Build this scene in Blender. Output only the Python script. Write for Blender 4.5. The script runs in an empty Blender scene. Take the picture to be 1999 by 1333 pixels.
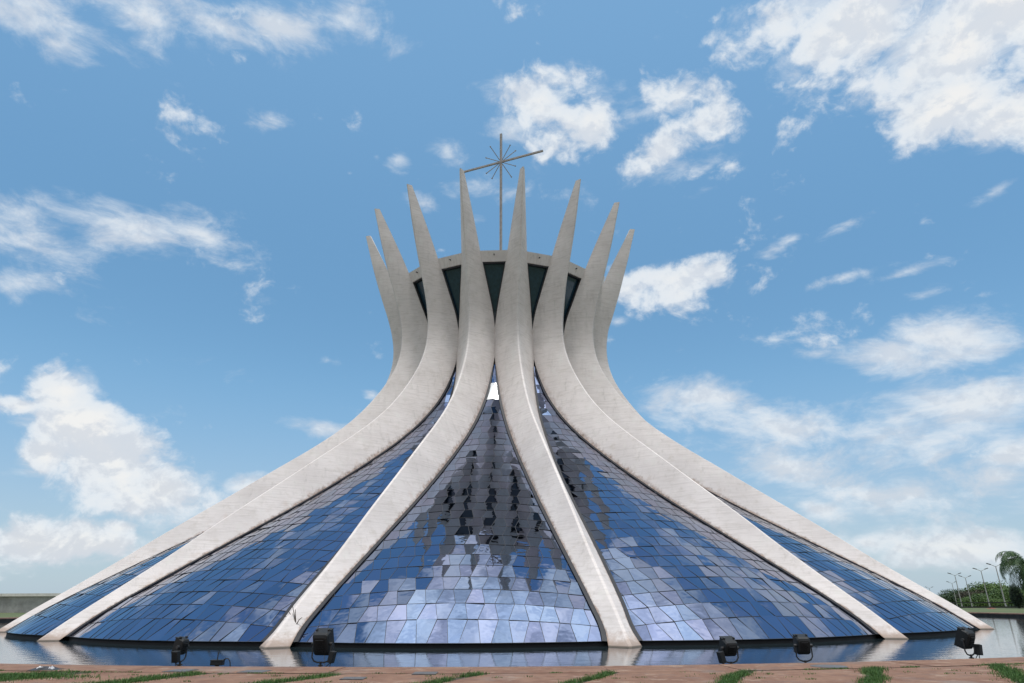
import bpy, bmesh, math, random
import numpy as np
from mathutils import Vector, Matrix, Quaternion
random.seed(7)
rad = math.radians
S = bpy.context.scene
COL = S.collection

# ------------------------------------------------------------------ camera
W, H, FPX = 1999, 1333, 1291.19
PITCH, YAW, ROLL = 0.372614, 0.018417, -0.004739
CAM = Vector((0.0, -61.479, 1.6567))
PHI0 = -0.0586542
PCX, PCY = 0.46, 0.85                 # centre of the round pool
cp, sp = math.cos(PITCH), math.sin(PITCH)
FW = Vector((math.sin(YAW)*cp, math.cos(YAW)*cp, sp))
RT0 = Vector((math.cos(YAW), -math.sin(YAW), 0)); UP0 = RT0.cross(FW)
RT = math.cos(ROLL)*RT0 + math.sin(ROLL)*UP0
UP = -math.sin(ROLL)*RT0 + math.cos(ROLL)*UP0
cam = bpy.data.cameras.new("camera"); co = bpy.data.objects.new("camera", cam); COL.objects.link(co)
M3 = Matrix((RT, UP, -FW)).transposed()
co.matrix_world = Matrix.Translation(CAM) @ M3.to_4x4()
cam.sensor_width = 36; cam.sensor_fit = 'HORIZONTAL'; cam.lens = 36*FPX/W
cam.clip_start = 0.1; cam.clip_end = 6000
S.camera = co

def ray(x, y): return FW + RT*((x-W/2)/FPX) - UP*((y-H/2)/FPX)
def at_z(x, y, z):
    d = ray(x, y); return CAM + d*((z-CAM.z)/d.z)
def at_d(x, y, dep):
    d = ray(x, y); return CAM + d*(dep/d.y)
def at_R(x, R):                       # the point near the camera on the circle R seen in column x (ground level)
    d = ray(x, 1290); a = math.atan2(d.x, d.y); dx, dy = math.sin(a), math.cos(a)
    ox, oy = CAM.x-PCX, CAM.y-PCY
    b = ox*dx+oy*dy; c = ox*ox+oy*oy-R*R; t = -b-math.sqrt(b*b-c)
    return Vector((CAM.x+dx*t, CAM.y+dy*t, 0))

# ------------------------------------------------------------------ light
SUN_EL, SUN_AZ = 80.0, 170.0          # azimuth clockwise from +Y
SUN_STRENGTH, SKY_STRENGTH = 1.9, 0.15
sd = Vector((math.sin(rad(SUN_AZ))*math.cos(rad(SUN_EL)), math.cos(rad(SUN_AZ))*math.cos(rad(SUN_EL)), math.sin(rad(SUN_EL))))
sl = bpy.data.lights.new("sun", 'SUN'); so = bpy.data.objects.new("sun", sl); COL.objects.link(so)
sl.energy = SUN_STRENGTH; sl.angle = rad(7.0)      # the sun stands behind thin cloud; sl.color = (1, 0.95, 0.88)
so.rotation_euler = sd.to_track_quat('Z', 'Y').to_euler()
so.location = (0, 0, 80)
S.view_settings.view_transform = 'Standard'; S.view_settings.look = 'None'
S.view_settings.exposure = 0.35; S.view_settings.gamma = 1.0

# ------------------------------------------------------------------ node helper
class N:
    def __init__(s, nt): s.nt = nt
    def new(s, t, **kw):
        n = s.nt.nodes.new(t)
        for k, v in kw.items(): setattr(n, k, v)
        return n
    def put(s, sock, v):
        if isinstance(v, bpy.types.NodeSocket): s.nt.links.new(v, sock)
        elif v is not None:
            try: sock.default_value = v
            except Exception: sock.default_value = (v, v, v) if not hasattr(v, '__len__') else (*v, 1.0)
    def math(s, op, a, b=None, c=None, clamp=False):
        n = s.new('ShaderNodeMath', operation=op, use_clamp=clamp)
        for i, v in enumerate((a, b, c)):
            if v is not None: s.put(n.inputs[i], v)
        return n.outputs[0]
    def vec(s, op, a, b=None):
        n = s.new('ShaderNodeVectorMath', operation=op); s.put(n.inputs[0], a)
        if b is not None: s.put(n.inputs[1], b)
        return n.outputs[0]
    def noise(s, v, scale, detail=4, rough=.5, dist=0.0):
        n = s.new('ShaderNodeTexNoise'); s.put(n.inputs['Vector'], v)
        n.inputs['Scale'].default_value = scale; n.inputs['Detail'].default_value = detail
        n.inputs['Roughness'].default_value = rough; n.inputs['Distortion'].default_value = dist
        return n.outputs['Fac']
    def mix(s, f, a, b, blend='MIX'):
        n = s.new('ShaderNodeMix', data_type='RGBA', blend_type=blend)
        s.put(n.inputs[0], f); s.put(n.inputs[6], a if not isinstance(a, tuple) else (*a[:3], 1)); s.put(n.inputs[7], b if not isinstance(b, tuple) else (*b[:3], 1))
        return n.outputs[2]
    def ramp(s, f, lo, hi):            # smooth 0..1 between lo and hi
        n = s.new('ShaderNodeMapRange', interpolation_type='SMOOTHSTEP'); s.put(n.inputs[0], f)
        s.put(n.inputs[1], lo); s.put(n.inputs[2], hi); return n.outputs[0]
    def attr(s, name, out='Fac'):
        n = s.new('ShaderNodeAttribute'); n.attribute_name = name; return n.outputs[out]

def material(name):
    m = bpy.data.materials.new(name); m.use_nodes = True
    nt = m.node_tree; b = nt.nodes['Principled BSDF']
    return m, N(nt), b

# ------------------------------------------------------------------ sky
w = bpy.data.worlds.new("World"); S.world = w; w.use_nodes = True
n = N(w.node_tree); bg = w.node_tree.nodes['Background']
sky = n.new('ShaderNodeTexSky', sky_type='NISHITA'); sky.sun_disc = False
sky.sun_elevation = rad(SUN_EL); sky.sun_rotation = rad(SUN_AZ)
sky.air_density = 1.0; sky.dust_density = 1.2; sky.ozone_density = 1.5; sky.altitude = 1100
tc = n.new('ShaderNodeTexCoord'); D = tc.outputs['Generated']
# clouds: soft elliptical masses on the celestial sphere broken up by fractal noise  (x, y, half width, half height, tilt, weight)
BL = [(60,20,200,80,-12,1.0),(270,25,200,70,0,1.0),(420,45,150,60,0,1.0),(560,60,150,55,0,.95),(680,45,120,60,0,1.0),(110,85,100,40,-10,.8),(330,75,120,40,0,.7),
(510,238,70,35,0,.66),(60,450,170,95,10,.95),(230,455,190,75,-5,.95),(400,460,150,60,5,.85),(40,545,110,50,-20,.8),
(125,760,62,62,0,1.5),(160,835,105,62,10,1.5),(95,885,62,45,0,1.3),(230,905,140,85,20,1.6),(320,960,105,80,20,1.6),(40,792,50,22,0,1.1),
(60,1065,150,55,0,1.25),(200,1065,150,50,0,1.2),(235,1030,50,22,0,1.1),(330,1000,80,40,0,.9),
(620,830,110,26,3,1.0),(480,948,75,24,-15,.95),(640,703,45,16,10,.5),(500,808,70,14,5,.5),(722,770,25,14,0,.8),
(1130,150,80,60,0,1.1),(1030,195,110,46,10,1.05),(1150,235,120,66,-30,1.0),(1330,180,105,66,20,1.05),(1365,245,85,75,0,1.0),
(1230,225,90,50,0,.9),(1280,300,110,60,-20,1.05),(1360,330,90,45,0,1.0),(1000,250,90,50,0,.8),(950,365,110,45,10,.85),(880,305,60,40,0,.75),(1375,371,48,16,-5,.9),
(775,312,36,30,0,.95),(735,304,18,14,0,.8),(825,395,42,28,20,.8),(920,430,60,26,0,.7),(1060,290,70,40,0,.6),
(1310,540,140,42,5,1.1),(1225,560,70,40,0,1.0),(1205,628,30,14,0,.7),
(1530,30,150,100,-10,1.15),(1690,60,220,120,10,1.2),(1880,90,220,130,0,1.5),(1850,200,140,85,0,1.4),(1970,230,90,70,0,1.3),(1560,160,90,70,40,.8),(1990,20,160,120,0,1.6),
(1860,650,150,75,10,1.25),(1760,700,170,55,15,1.05),(1400,775,170,45,10,.95),(1480,830,220,80,15,1.2),(1530,905,170,60,15,1.05),
(1720,850,260,90,5,1.1),(1900,790,190,90,0,1.2),(1970,880,120,70,0,1.3),(1480,660,70,22,10,.8),(1600,690,60,18,-5,.75),(1570,640,40,12,0,.6),
(1650,440,100,16,-12,.8),(1540,470,80,20,-20,.8),(1520,425,50,22,-20,.6),(1640,545,90,18,-5,.8),(1760,535,80,14,-5,.7),(1800,578,60,24,-5,.9),
(1930,575,110,14,3,.7),(1950,370,90,20,-15,.75),(1465,517,30,10,0,.7),(1505,545,40,16,0,.6),(1450,610,70,16,0,.5),
(1780,970,320,70,5,.95),(1820,1065,230,50,5,1.2),(1600,995,110,36,20,1.0),(1690,1060,120,35,0,1.0),(1930,930,110,60,0,1.2)]
fx = {0: None, 1: None}
for (x, y, rx, ry, tilt, wt) in BL:
    c = ray(x, y).normalized()
    sc = 1/ray(x, y).length
    u = Vector((c.y, -c.x, 0)).normalized(); v = u.cross(c)
    t_ = rad(tilt); u2 = u*math.cos(t_) - v*math.sin(t_); v2 = u*math.sin(t_) + v*math.cos(t_)
    R3 = Matrix((u2, v2, -c)).transposed()
    mp = n.new('ShaderNodeMapping', vector_type='TEXTURE'); n.put(mp.inputs[0], D)
    mp.inputs['Location'].default_value = c
    mp.inputs['Rotation'].default_value = R3.to_euler()
    mp.inputs['Scale'].default_value = (1.4*rx*sc/FPX, 1.45*ry*sc/FPX, 1.0)
    g = n.new('ShaderNodeTexGradient', gradient_type='SPHERICAL'); n.put(g.inputs[0], mp.outputs[0])
    m_ = n.math('MULTIPLY', g.outputs['Fac'], wt*(1.0 if x < 400 and y > 740 else (.86 if 940 < x < 1460 and y < 620 else 1.0)))
    kd = 1 if (x < 400 and y > 740) or (940 < x < 1460 and y < 600 and wt >= 1) or (y < 300 and x > 1500) else 0
    fx[kd] = m_ if fx[kd] is None else n.math('SMOOTH_MAX', fx[kd], m_, .12)
sep = n.new('ShaderNodeSeparateXYZ'); n.put(sep.inputs[0], D)
zc = n.math('MAXIMUM', sep.outputs[2], 0.0)
# free cloud cover overhead and behind the photographer
pl = n.new('ShaderNodeCombineXYZ'); den = n.math('ADD', zc, .22)
n.put(pl.inputs[0], n.math('DIVIDE', sep.outputs[0], den)); n.put(pl.inputs[1], n.math('DIVIDE', sep.outputs[1], den)); pl.inputs[2].default_value = 12.4
beh2 = n.ramp(zc, .775, .85)
low = n.noise(pl.outputs[0], 2.1, 3, .5)
beh = n.ramp(n.math('ADD', n.math('MULTIPLY', sep.outputs[1], -1.0), n.math('MULTIPLY', sep.outputs[2], .62)), .0, .22)
gen = n.math('MULTIPLY', n.ramp(low, .345, .49), n.math('MAXIMUM', beh, beh2))
gen = n.math('MULTIPLY', gen, 1.25)
st = n.vec('MULTIPLY', D, (1, 1, 1.25))
warp = n.new('ShaderNodeTexNoise'); n.put(warp.inputs['Vector'], st); warp.inputs['Scale'].default_value = 9; warp.inputs['Detail'].default_value = 4
wv = n.vec('ADD', st, n.vec('MULTIPLY', n.vec('SUBTRACT', warp.outputs['Color'], (.5, .5, .5)), (.05, .05, .05)))
def puff(v):                          # cauliflower heads: fractal cells plus fractal noise
    vo = n.new('ShaderNodeTexVoronoi', feature='F1', normalize=True); n.put(vo.inputs['Vector'], v)
    vo.inputs['Scale'].default_value = 21; vo.inputs['Detail'].default_value = 2.0; vo.inputs['Roughness'].default_value = .55
    f = n.noise(v, 8.5, 9, .62)
    return n.math('ADD', n.math('MULTIPLY', n.math('SUBTRACT', .40, vo.outputs['Distance']), .9), n.math('MULTIPLY', n.math('SUBTRACT', f, .5), 3.1))
p1 = puff(wv); p2 = puff(n.vec('ADD', wv, (sd.x*.012, sd.y*.012, sd.z*.016)))
fieldA = n.math('ADD', n.math('MAXIMUM', fx[1], gen), p1)
densA = n.ramp(fieldA, .46, .98)
ws = n.vec('MULTIPLY', D, (1, 1, 2.1))
wsw = n.new('ShaderNodeTexNoise'); n.put(wsw.inputs['Vector'], ws); wsw.inputs['Scale'].default_value = 4; wsw.inputs['Detail'].default_value = 3
ww_ = n.vec('ADD', ws, n.vec('MULTIPLY', n.vec('SUBTRACT', wsw.outputs['Color'], (.5, .5, .5)), (.22, .22, .12)))
n1 = n.noise(ww_, 9, 12, .64)
fieldB = n.math('ADD', n.math('MAXIMUM', fx[0], n.math('MULTIPLY', fx[1], .8)), n.math('MULTIPLY', n.math('SUBTRACT', n1, .5), 2.2))
densB = n.math('MULTIPLY', n.ramp(fieldB, .36, 1.10), .88)
dens = n.math('MAXIMUM', densA, densB)
relief = n.ramp(n.math('SUBTRACT', p1, p2), -.16, .16)
thick = n.ramp(n.math('MAXIMUM', fieldA, fieldB), .8, 1.7)
lowsh = n.ramp(zc, .05, .35)
cshadow = n.mix(lowsh, (.47, .50, .55), (.50, .54, .60))
clit = n.mix(thick, (.62, .66, .70), (.73, .72, .70))
ccol = n.mix(n.math('ADD', n.math('MULTIPLY', relief, .65), .35), cshadow, clit)
glare = n.math('ADD', 1.0, n.math('MULTIPLY', n.ramp(zc, .80, .93), 1.15))   # clouds near the high sun are dazzling
patchy = n.math('ADD', 1.0, n.math('MULTIPLY', n.ramp(zc, .78, .88), n.math('MULTIPLY', n.math('SUBTRACT', n.ramp(p1, -.75, .65), .62), .9)))
ccol = n.vec('SCALE', ccol); n.put(ccol.node.inputs['Scale'], n.math('MULTIPLY', glare, patchy))
skyc = n.mix(1.0, sky.outputs[0], n.mix(n.ramp(zc, .74, .95), n.mix(n.ramp(zc, .30, .78), n.mix(n.ramp(zc, .05, .32), (.57, .64, .66), (.56, .82, .82)), (.98, 1.25, 1.12)), (.66, .90, .90)), 'MULTIPLY')
skyv = n.vec('SCALE', skyc); skyv.node.inputs['Scale'].default_value = SKY_STRENGTH
# pale humid air low on the horizon
hz = n.math('POWER', n.math('SUBTRACT', 1.0, n.math('MINIMUM', zc, 1.0)), 5.5)
skyh = n.mix(n.math('MULTIPLY', hz, .85), skyv, (.345, .435, .53))
fin = n.mix(n.math('MULTIPLY', dens, .93), skyh, ccol)
n.put(bg.inputs[0], fin); bg.inputs[1].default_value = 1.0

# ------------------------------------------------------------------ object helpers
def tag(o, label=None, cat=None, group=None, kind=None):
    if label: o['label'] = label
    if cat: o['category'] = cat
    if group: o['group'] = group
    if kind: o['kind'] = kind
    return o
def empty(name, loc=(0, 0, 0), rz=0.0, **kw):
    o = bpy.data.objects.new(name, None); o.empty_display_size = .3; COL.objects.link(o); o.location = loc; o.rotation_euler = (0, 0, rz)
    return tag(o, **kw)
class MB:
    def __init__(s): s.v = []; s.f = []; s.sm = []; s.mi = []; s.at = {}; s.fat = []
    def add(s, vs, fs, smooth=False, mi=0, val=0.0):
        b = len(s.v); s.v += [tuple(p) for p in vs]
        for f in fs: s.f.append([b+i for i in f]); s.sm.append(smooth); s.mi.append(mi); s.fat.append(val)
        return b
    def box(s, c, size, M=None, **kw):
        x, y, z = [q/2 for q in size]
        vs = [Vector((a*x, b*y, d*z)) for d in (-1, 1) for a, b in ((-1, -1), (1, -1), (1, 1), (-1, 1))]
        if M is not None: vs = [M @ p for p in vs]
        vs = [p+Vector(c) for p in vs]
        s.add(vs, [(0, 3, 2, 1), (4, 5, 6, 7), (0, 1, 5, 4), (1, 2, 6, 5), (2, 3, 7, 6), (3, 0, 4, 7)], **kw)
    def tube(s, pts, rs, seg=8, smooth=True, caps=True, **kw):
        pts = [Vector(p) for p in pts]
        if not hasattr(rs, '__len__'): rs = [rs]*len(pts)
        b = None; ref = None; rings = []
        for i, p in enumerate(pts):
            t = (pts[min(i+1, len(pts)-1)] - pts[max(i-1, 0)]).normalized()
            if ref is None: ref = t.orthogonal().normalized()
            ref = (ref - t*ref.dot(t)).normalized(); bi = t.cross(ref)
            rings.append([p + (ref*math.cos(2*math.pi*k/seg)+bi*math.sin(2*math.pi*k/seg))*rs[i] for k in range(seg)])
        vs = [p for r in rings for p in r]
        fs = [(i*seg+k, i*seg+(k+1) % seg, (i+1)*seg+(k+1) % seg, (i+1)*seg+k) for i in range(len(pts)-1) for k in range(seg)]
        s.add(vs, fs, smooth=smooth, **kw)
        if caps:
            s.add(rings[0], [tuple(range(seg))[::-1]], **kw); s.add(rings[-1], [tuple(range(seg))], **kw)
    def bar(s, a, b, wd, ht, up, **kw):             # rectangular bar from a to b, 'up' is the height direction
        a = Vector(a); b = Vector(b); t = b-a; L = t.length
        if L < 1e-6: return
        t /= L; u = (Vector(up) - t*Vector(up).dot(t)).normalized(); sd_ = t.cross(u)
        M = Matrix((t, sd_, u)).transposed(); s.box((a+b)/2, (L, wd, ht), M, **kw)
    def build(s, name, mats, parent=None, bevel=0, fattr=None):
        me = bpy.data.meshes.new(name); me.from_pydata(s.v, [], s.f)
        if not isinstance(mats, (list, tuple)): mats = [mats]
        for m in mats: me.materials.append(m)
        me.polygons.foreach_set('use_smooth', s.sm); me.polygons.foreach_set('material_index', s.mi)
        for k, vals in s.at.items():
            a = me.attributes.new(k, 'FLOAT', 'POINT'); a.data.foreach_set('value', vals)
        if fattr:
            a = me.attributes.new(fattr, 'FLOAT', 'FACE'); a.data.foreach_set('value', s.fat)
        me.update()
        o = bpy.data.objects.new(name, me); COL.objects.link(o)
        if parent: o.parent = parent
        if bevel:
            md = o.modifiers.new('bevel', 'BEVEL'); md.width = bevel; md.segments = 2; md.limit_method = 'ANGLE'
        return o

# ------------------------------------------------------------------ materials
def mat_concrete():
    m, n, b = material('weathered white concrete')
    tcn = n.new('ShaderNodeTexCoord'); P = tcn.outputs['Object']
    big = n.noise(P, .35, 5, .6); mid = n.noise(P, 2.2, 6, .65); fine = n.noise(P, 16, 4, .6)
    al = n.attr('along'); ac = n.attr('across')
    cv = n.new('ShaderNodeCombineXYZ'); n.put(cv.inputs[0], n.math('MULTIPLY', al, .22)); n.put(cv.inputs[1], n.math('MULTIPLY', ac, 3.0)); n.put(cv.inputs[2], n.attr('ribid'))
    cw = n.new('ShaderNodeCombineXYZ'); n.put(cw.inputs[0], n.math('MULTIPLY', al, 5.0)); n.put(cw.inputs[1], n.math('MULTIPLY', ac, .6)); n.put(cw.inputs[2], n.attr('ribid'))
    streak = n.noise(cw.outputs[0], 1.6, 4, .6)                 # rain streaks down the faces
    col = n.mix(n.ramp(big, .35, .7), (.72, .655, .615), (.63, .57, .535))
    col = n.mix(n.math('MULTIPLY', n.ramp(streak, .42, .75), .5), col, (.47, .415, .37))
    col = n.mix(n.math('MULTIPLY', n.ramp(mid, .5, .75), .42), col, (.45, .40, .33))
    col = n.mix(n.math('MULTIPLY', n.ramp(n.noise(P, 1.1, 5, .6), .55, .75), .45), col, (.74, .71, .66))
    col = n.mix(n.math('MULTIPLY', n.ramp(fine, .5, .8), .15), col, (.30, .28, .25))
    # rust and lichen that gather along the lower arris beside the glass
    e = n.attr('edge')
    lowz = n.attr('lowness')
    en = n.math('ADD', e, n.math('MULTIPLY', n.math('SUBTRACT', n.noise(P, 3.0, 8, .7), .5), .55))
    rust = n.math('MULTIPLY', n.ramp(en, .84, 1.03), lowz)
    col = n.mix(n.math('MULTIPLY', rust, .75), col, n.mix(n.ramp(n.noise(P, 7, 4, .6), .4, .6), (.13, .075, .05), (.34, .20, .13)))
    blot = n.math('MULTIPLY', n.ramp(n.noise(P, .9, 4, .6), .55, .7), n.ramp(e, .35, .9))
    col = n.mix(n.math('MULTIPLY', n.math('MULTIPLY', blot, lowz), .35), col, (.42, .30, .22))
    # worn foot just above the waterline
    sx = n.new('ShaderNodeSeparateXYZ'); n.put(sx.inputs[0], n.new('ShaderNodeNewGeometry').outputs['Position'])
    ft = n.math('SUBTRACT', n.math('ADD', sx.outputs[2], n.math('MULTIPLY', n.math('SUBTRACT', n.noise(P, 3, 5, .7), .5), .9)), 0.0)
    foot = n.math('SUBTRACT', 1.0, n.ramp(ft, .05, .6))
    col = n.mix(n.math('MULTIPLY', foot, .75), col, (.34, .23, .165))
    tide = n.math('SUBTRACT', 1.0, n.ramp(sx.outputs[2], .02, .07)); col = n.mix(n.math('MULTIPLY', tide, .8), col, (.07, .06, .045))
    drip = n.math('MULTIPLY', n.ramp(n.noise(n.vec('MULTIPLY', P, (2.6, 2.6, .22)), 1.0, 6, .7), .52, .72), n.ramp(n.noise(P, .22, 3, .5), .4, .6))
    col = n.mix(n.math('MULTIPLY', drip, .38), col, (.30, .27, .235))
    lift = n.math('PINGPONG', n.math('ADD', al, n.math('MULTIPLY', n.noise(P, .8, 2, .5), .1)), 1.25)      # pour joints of the formwork
    col = n.mix(n.math('MULTIPLY', n.math('SUBTRACT', 1.0, n.ramp(lift, .0, .035)), .22), col, (.30, .27, .24))
    n.put(b.inputs['Base Color'], col); b.inputs['Roughness'].default_value = .82
    bp = n.new('ShaderNodeBump'); bp.inputs['Strength'].default_value = .35; bp.inputs['Distance'].default_value = .02
    n.put(bp.inputs['Height'], n.math('ADD', n.math('MULTIPLY', mid, .7), n.math('MULTIPLY', fine, .5))); n.put(b.inputs['Normal'], bp.outputs[0])
    return m
def mat_plain(name, col, rough=.7, var=.25, scale=3.0, metallic=0.0, bump=0.0):
    m, n, b = material(name); P = n.new('ShaderNodeTexCoord').outputs['Object']
    f = n.noise(P, scale, 6, .6)
    c = n.mix(n.ramp(f, .3, .7), tuple(q*(1-var) for q in col), tuple(min(1, q*(1+var)) for q in col))
    n.put(b.inputs['Base Color'], c); b.inputs['Roughness'].default_value = rough; b.inputs['Metallic'].default_value = metallic
    if bump:
        bp = n.new('ShaderNodeBump'); bp.inputs['Strength'].default_value = bump; bp.inputs['Distance'].default_value = .02
        n.put(bp.inputs['Height'], n.noise(P, scale*4, 5, .6)); n.put(b.inputs['Normal'], bp.outputs[0])
    return m
def mat_glass():
    m, n, b = material('blue mirrored glass panes')
    r = n.attr('pane'); r2 = n.math('FRACT', n.math('MULTIPLY', r, 7.31)); r3 = n.math('FRACT', n.math('MULTIPLY', r, 13.7))
    c = n.mix(n.ramp(r, .25, .75), (.185, .252, .39), (.215, .245, .38))
    c = n.mix(n.math('MULTIPLY', r2, .4), c, (.19, .255, .37))
    P = n.new('ShaderNodeTexCoord').outputs['Object']
    dirt = n.ramp(n.noise(P, 1.3, 6, .65), .45, .8)
    v = n.vec('SCALE', c); n.put(v.node.inputs['Scale'], n.math('ADD', .90, n.math('MULTIPLY', r3, .2)))
    n.put(b.inputs['Base Color'], n.mix(n.math('MULTIPLY', dirt, .14), v, (.27, .26, .28)))
    b.inputs['Metallic'].default_value = 1.0
    n.put(b.inputs['Roughness'], n.math('ADD', .015, n.math('MULTIPLY', dirt, .05)))
    bp = n.new('ShaderNodeBump'); bp.inputs['Strength'].default_value = .5; bp.inputs['Distance'].default_value = .012
    n.put(bp.inputs['Height'], n.noise(P, 1.3, 2, .5)); n.put(b.inputs['Normal'], bp.outputs[0])
    return m
def mat_water():
    m, n, b = material('pool water')
    P = n.new('ShaderNodeNewGeometry').outputs['Position']
    b.inputs['Base Color'].default_value = (.018, .028, .032, 1); b.inputs['Roughness'].default_value = .03; b.inputs['IOR'].default_value = 1.33
    b.inputs['Specular IOR Level'].default_value = .6
    h = n.math('ADD', n.noise(n.vec('MULTIPLY', P, (1, 1.0, 1)), 1.6, 3, .5), n.math('MULTIPLY', n.noise(P, 9, 3, .5), .22))
    bp = n.new('ShaderNodeBump'); bp.inputs['Strength'].default_value = .24; bp.inputs['Distance'].default_value = .03
    n.put(bp.inputs['Height'], h); n.put(b.inputs['Normal'], bp.outputs[0])
    return m
def mat_paving():
    m, n, b = material('red concrete paving')
    P = n.new('ShaderNodeNewGeometry').outputs['Position']
    f = n.noise(P, 1.7, 8, .75); g = n.noise(P, 6, 8, .8); k = n.noise(P, 40, 3, .6)
    c = n.mix(n.ramp(f, .35, .65), (.165, .076, .042), (.245, .135, .082))
    c = n.mix(n.math('MULTIPLY', n.ramp(g, .5, .72), .6), c, (.14, .078, .06))
    c = n.mix(n.math('MULTIPLY', n.ramp(n.noise(P, 2.3, 5, .6), .57, .66), .6), c, (.33, .23, .165))
    c = n.mix(n.math('MULTIPLY', n.ramp(k, .5, .7), .3), c, (.12, .075, .06))
    c = n.mix(n.math('MULTIPLY', n.ramp(n.noise(n.vec('MULTIPLY', P, (1, 2.2, 1)), 1.3, 8, .75), .54, .62), .55), c, (.13, .085, .07))
    c = n.mix(n.math('MULTIPLY', n.ramp(n.noise(P, .45, 5, .7), .56, .68), .5), c, (.20, .17, .15))
    n.put(b.inputs['Base Color'], c); b.inputs['Roughness'].default_value = .88
    bp = n.new('ShaderNodeBump'); bp.inputs['Strength'].default_value = .5; bp.inputs['Distance'].default_value = .01
    n.put(bp.inputs['Height'], n.math('ADD', g, k)); n.put(b.inputs['Normal'], bp.outputs[0])
    return m
def mat_leaf(name, c1, c2, trans=.25):
    m, n, b = material(name)
    r = n.attr('leafvar')
    c = n.mix(r, c1, c2)
    n.put(b.inputs['Base Color'], c); b.inputs['Roughness'].default_value = .6
    b.inputs['Specular IOR Level'].default_value = .3
    return m
CONC = mat_concrete()
GLASS = mat_glass()
FRAME = mat_plain('dark bronze glazing bars', (.022, .024, .030), .45, .2)
GASKET = mat_plain('dark frame channel', (.012, .012, .015), .6, .3)
BLACK = mat_plain('shade and bed black', (.004, .004, .005), .8, .3)  # black of the shaded gap under the glass; pool bed and spouts share it
DARKWIN = mat_plain('dark upper glass', (.016, .040, .060), .08, .2)
GLINTPANE = mat_plain('painted white glint', (.93, .93, .92), .25, .02, metallic=.6)  # white colour stands in for a bright sky reflection
STEEL = mat_plain('painted steel cross', (.30, .27, .25), .5, .15, metallic=.3)
WATER = mat_water(); PAVE = mat_paving()

# ------------------------------------------------------------------ cathedral profile (metres)
def curve(xs, ys):
    xs = np.array(xs, float); ys = np.array(ys, float)
    h = np.diff(xs); d = np.diff(ys)/h; mm = np.zeros(len(xs)); mm[1:-1] = (d[:-1]*h[1:]+d[1:]*h[:-1])/(h[:-1]+h[1:]); mm[0] = d[0]; mm[-1] = d[-1]
    def f(x):
        if x <= xs[0]: return float(ys[0]+mm[0]*(x-xs[0]))
        if x >= xs[-1]: return float(ys[-1]+mm[-1]*(x-xs[-1]))
        i = int(np.searchsorted(xs, x))-1; i = max(0, min(i, len(h)-1)); t = (x-xs[i])/h[i]
        a, b_ = ys[i], ys[i+1]
        return float((2*t**3-3*t**2+1)*a+(t**3-2*t**2+t)*h[i]*mm[i]+(-2*t**3+3*t**2)*b_+(t**3-t**2)*h[i]*mm[i+1])
    return f
ridge = curve([0, 1.2, 2.3, 4.3, 5.8, 7.5, 9.0, 11, 13, 14.6, 16.2, 17.7, 19.2, 20.6, 22, 23.6, 25.4, 27.2, 29.2, 32, 36.5],
              [35.08, 33.5, 31.95, 29.2, 27.25, 24.95, 22.9, 20.2, 17.5, 15.55, 13.95, 12.75, 11.75, 11.02, 10.58, 10.42, 10.62, 11.1, 11.80, 12.72, 13.98])
back = curve([0, 1.5, 3, 5, 7, 9, 11, 13, 15, 17, 19, 21, 23, 25, 27, 29.2, 32, 36.5],
             [34.45, 32.35, 29.9, 26.5, 23.1, 19.9, 16.95, 14.25, 12.0, 10.3, 9.15, 8.50, 8.30, 8.55, 9.25, 10.05, 11.30, 13.55])
width = curve([0, .5, 1.5, 3, 5, 7, 9, 11, 13, 15, 17, 19, 21.1, 22, 23.2, 24.2, 26, 27.5, 29.2, 32, 36.5],
              [1.32, 1.08, 1.2, 1.42, 1.66, 1.86, 2.05, 2.28, 2.5, 2.68, 2.86, 3.06, 3.40, 3.40, 3.38, 3.22, 2.83, 2.42, 1.95, 1.36, .42])
AL = rad(11.25)
def chord(z):                        # the panel edge: (radial, half width) seen from the panel's own middle plane
    r, ww = back(z), width(z)
    return r*math.cos(AL)+ww/2*math.sin(AL), r*math.sin(AL)-ww/2*math.cos(AL)

cath = empty('cathedral', (0, 0, 0), label='white concrete crown shaped cathedral with blue glass between curved ribs, standing in the pool', cat='cathedral')

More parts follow.
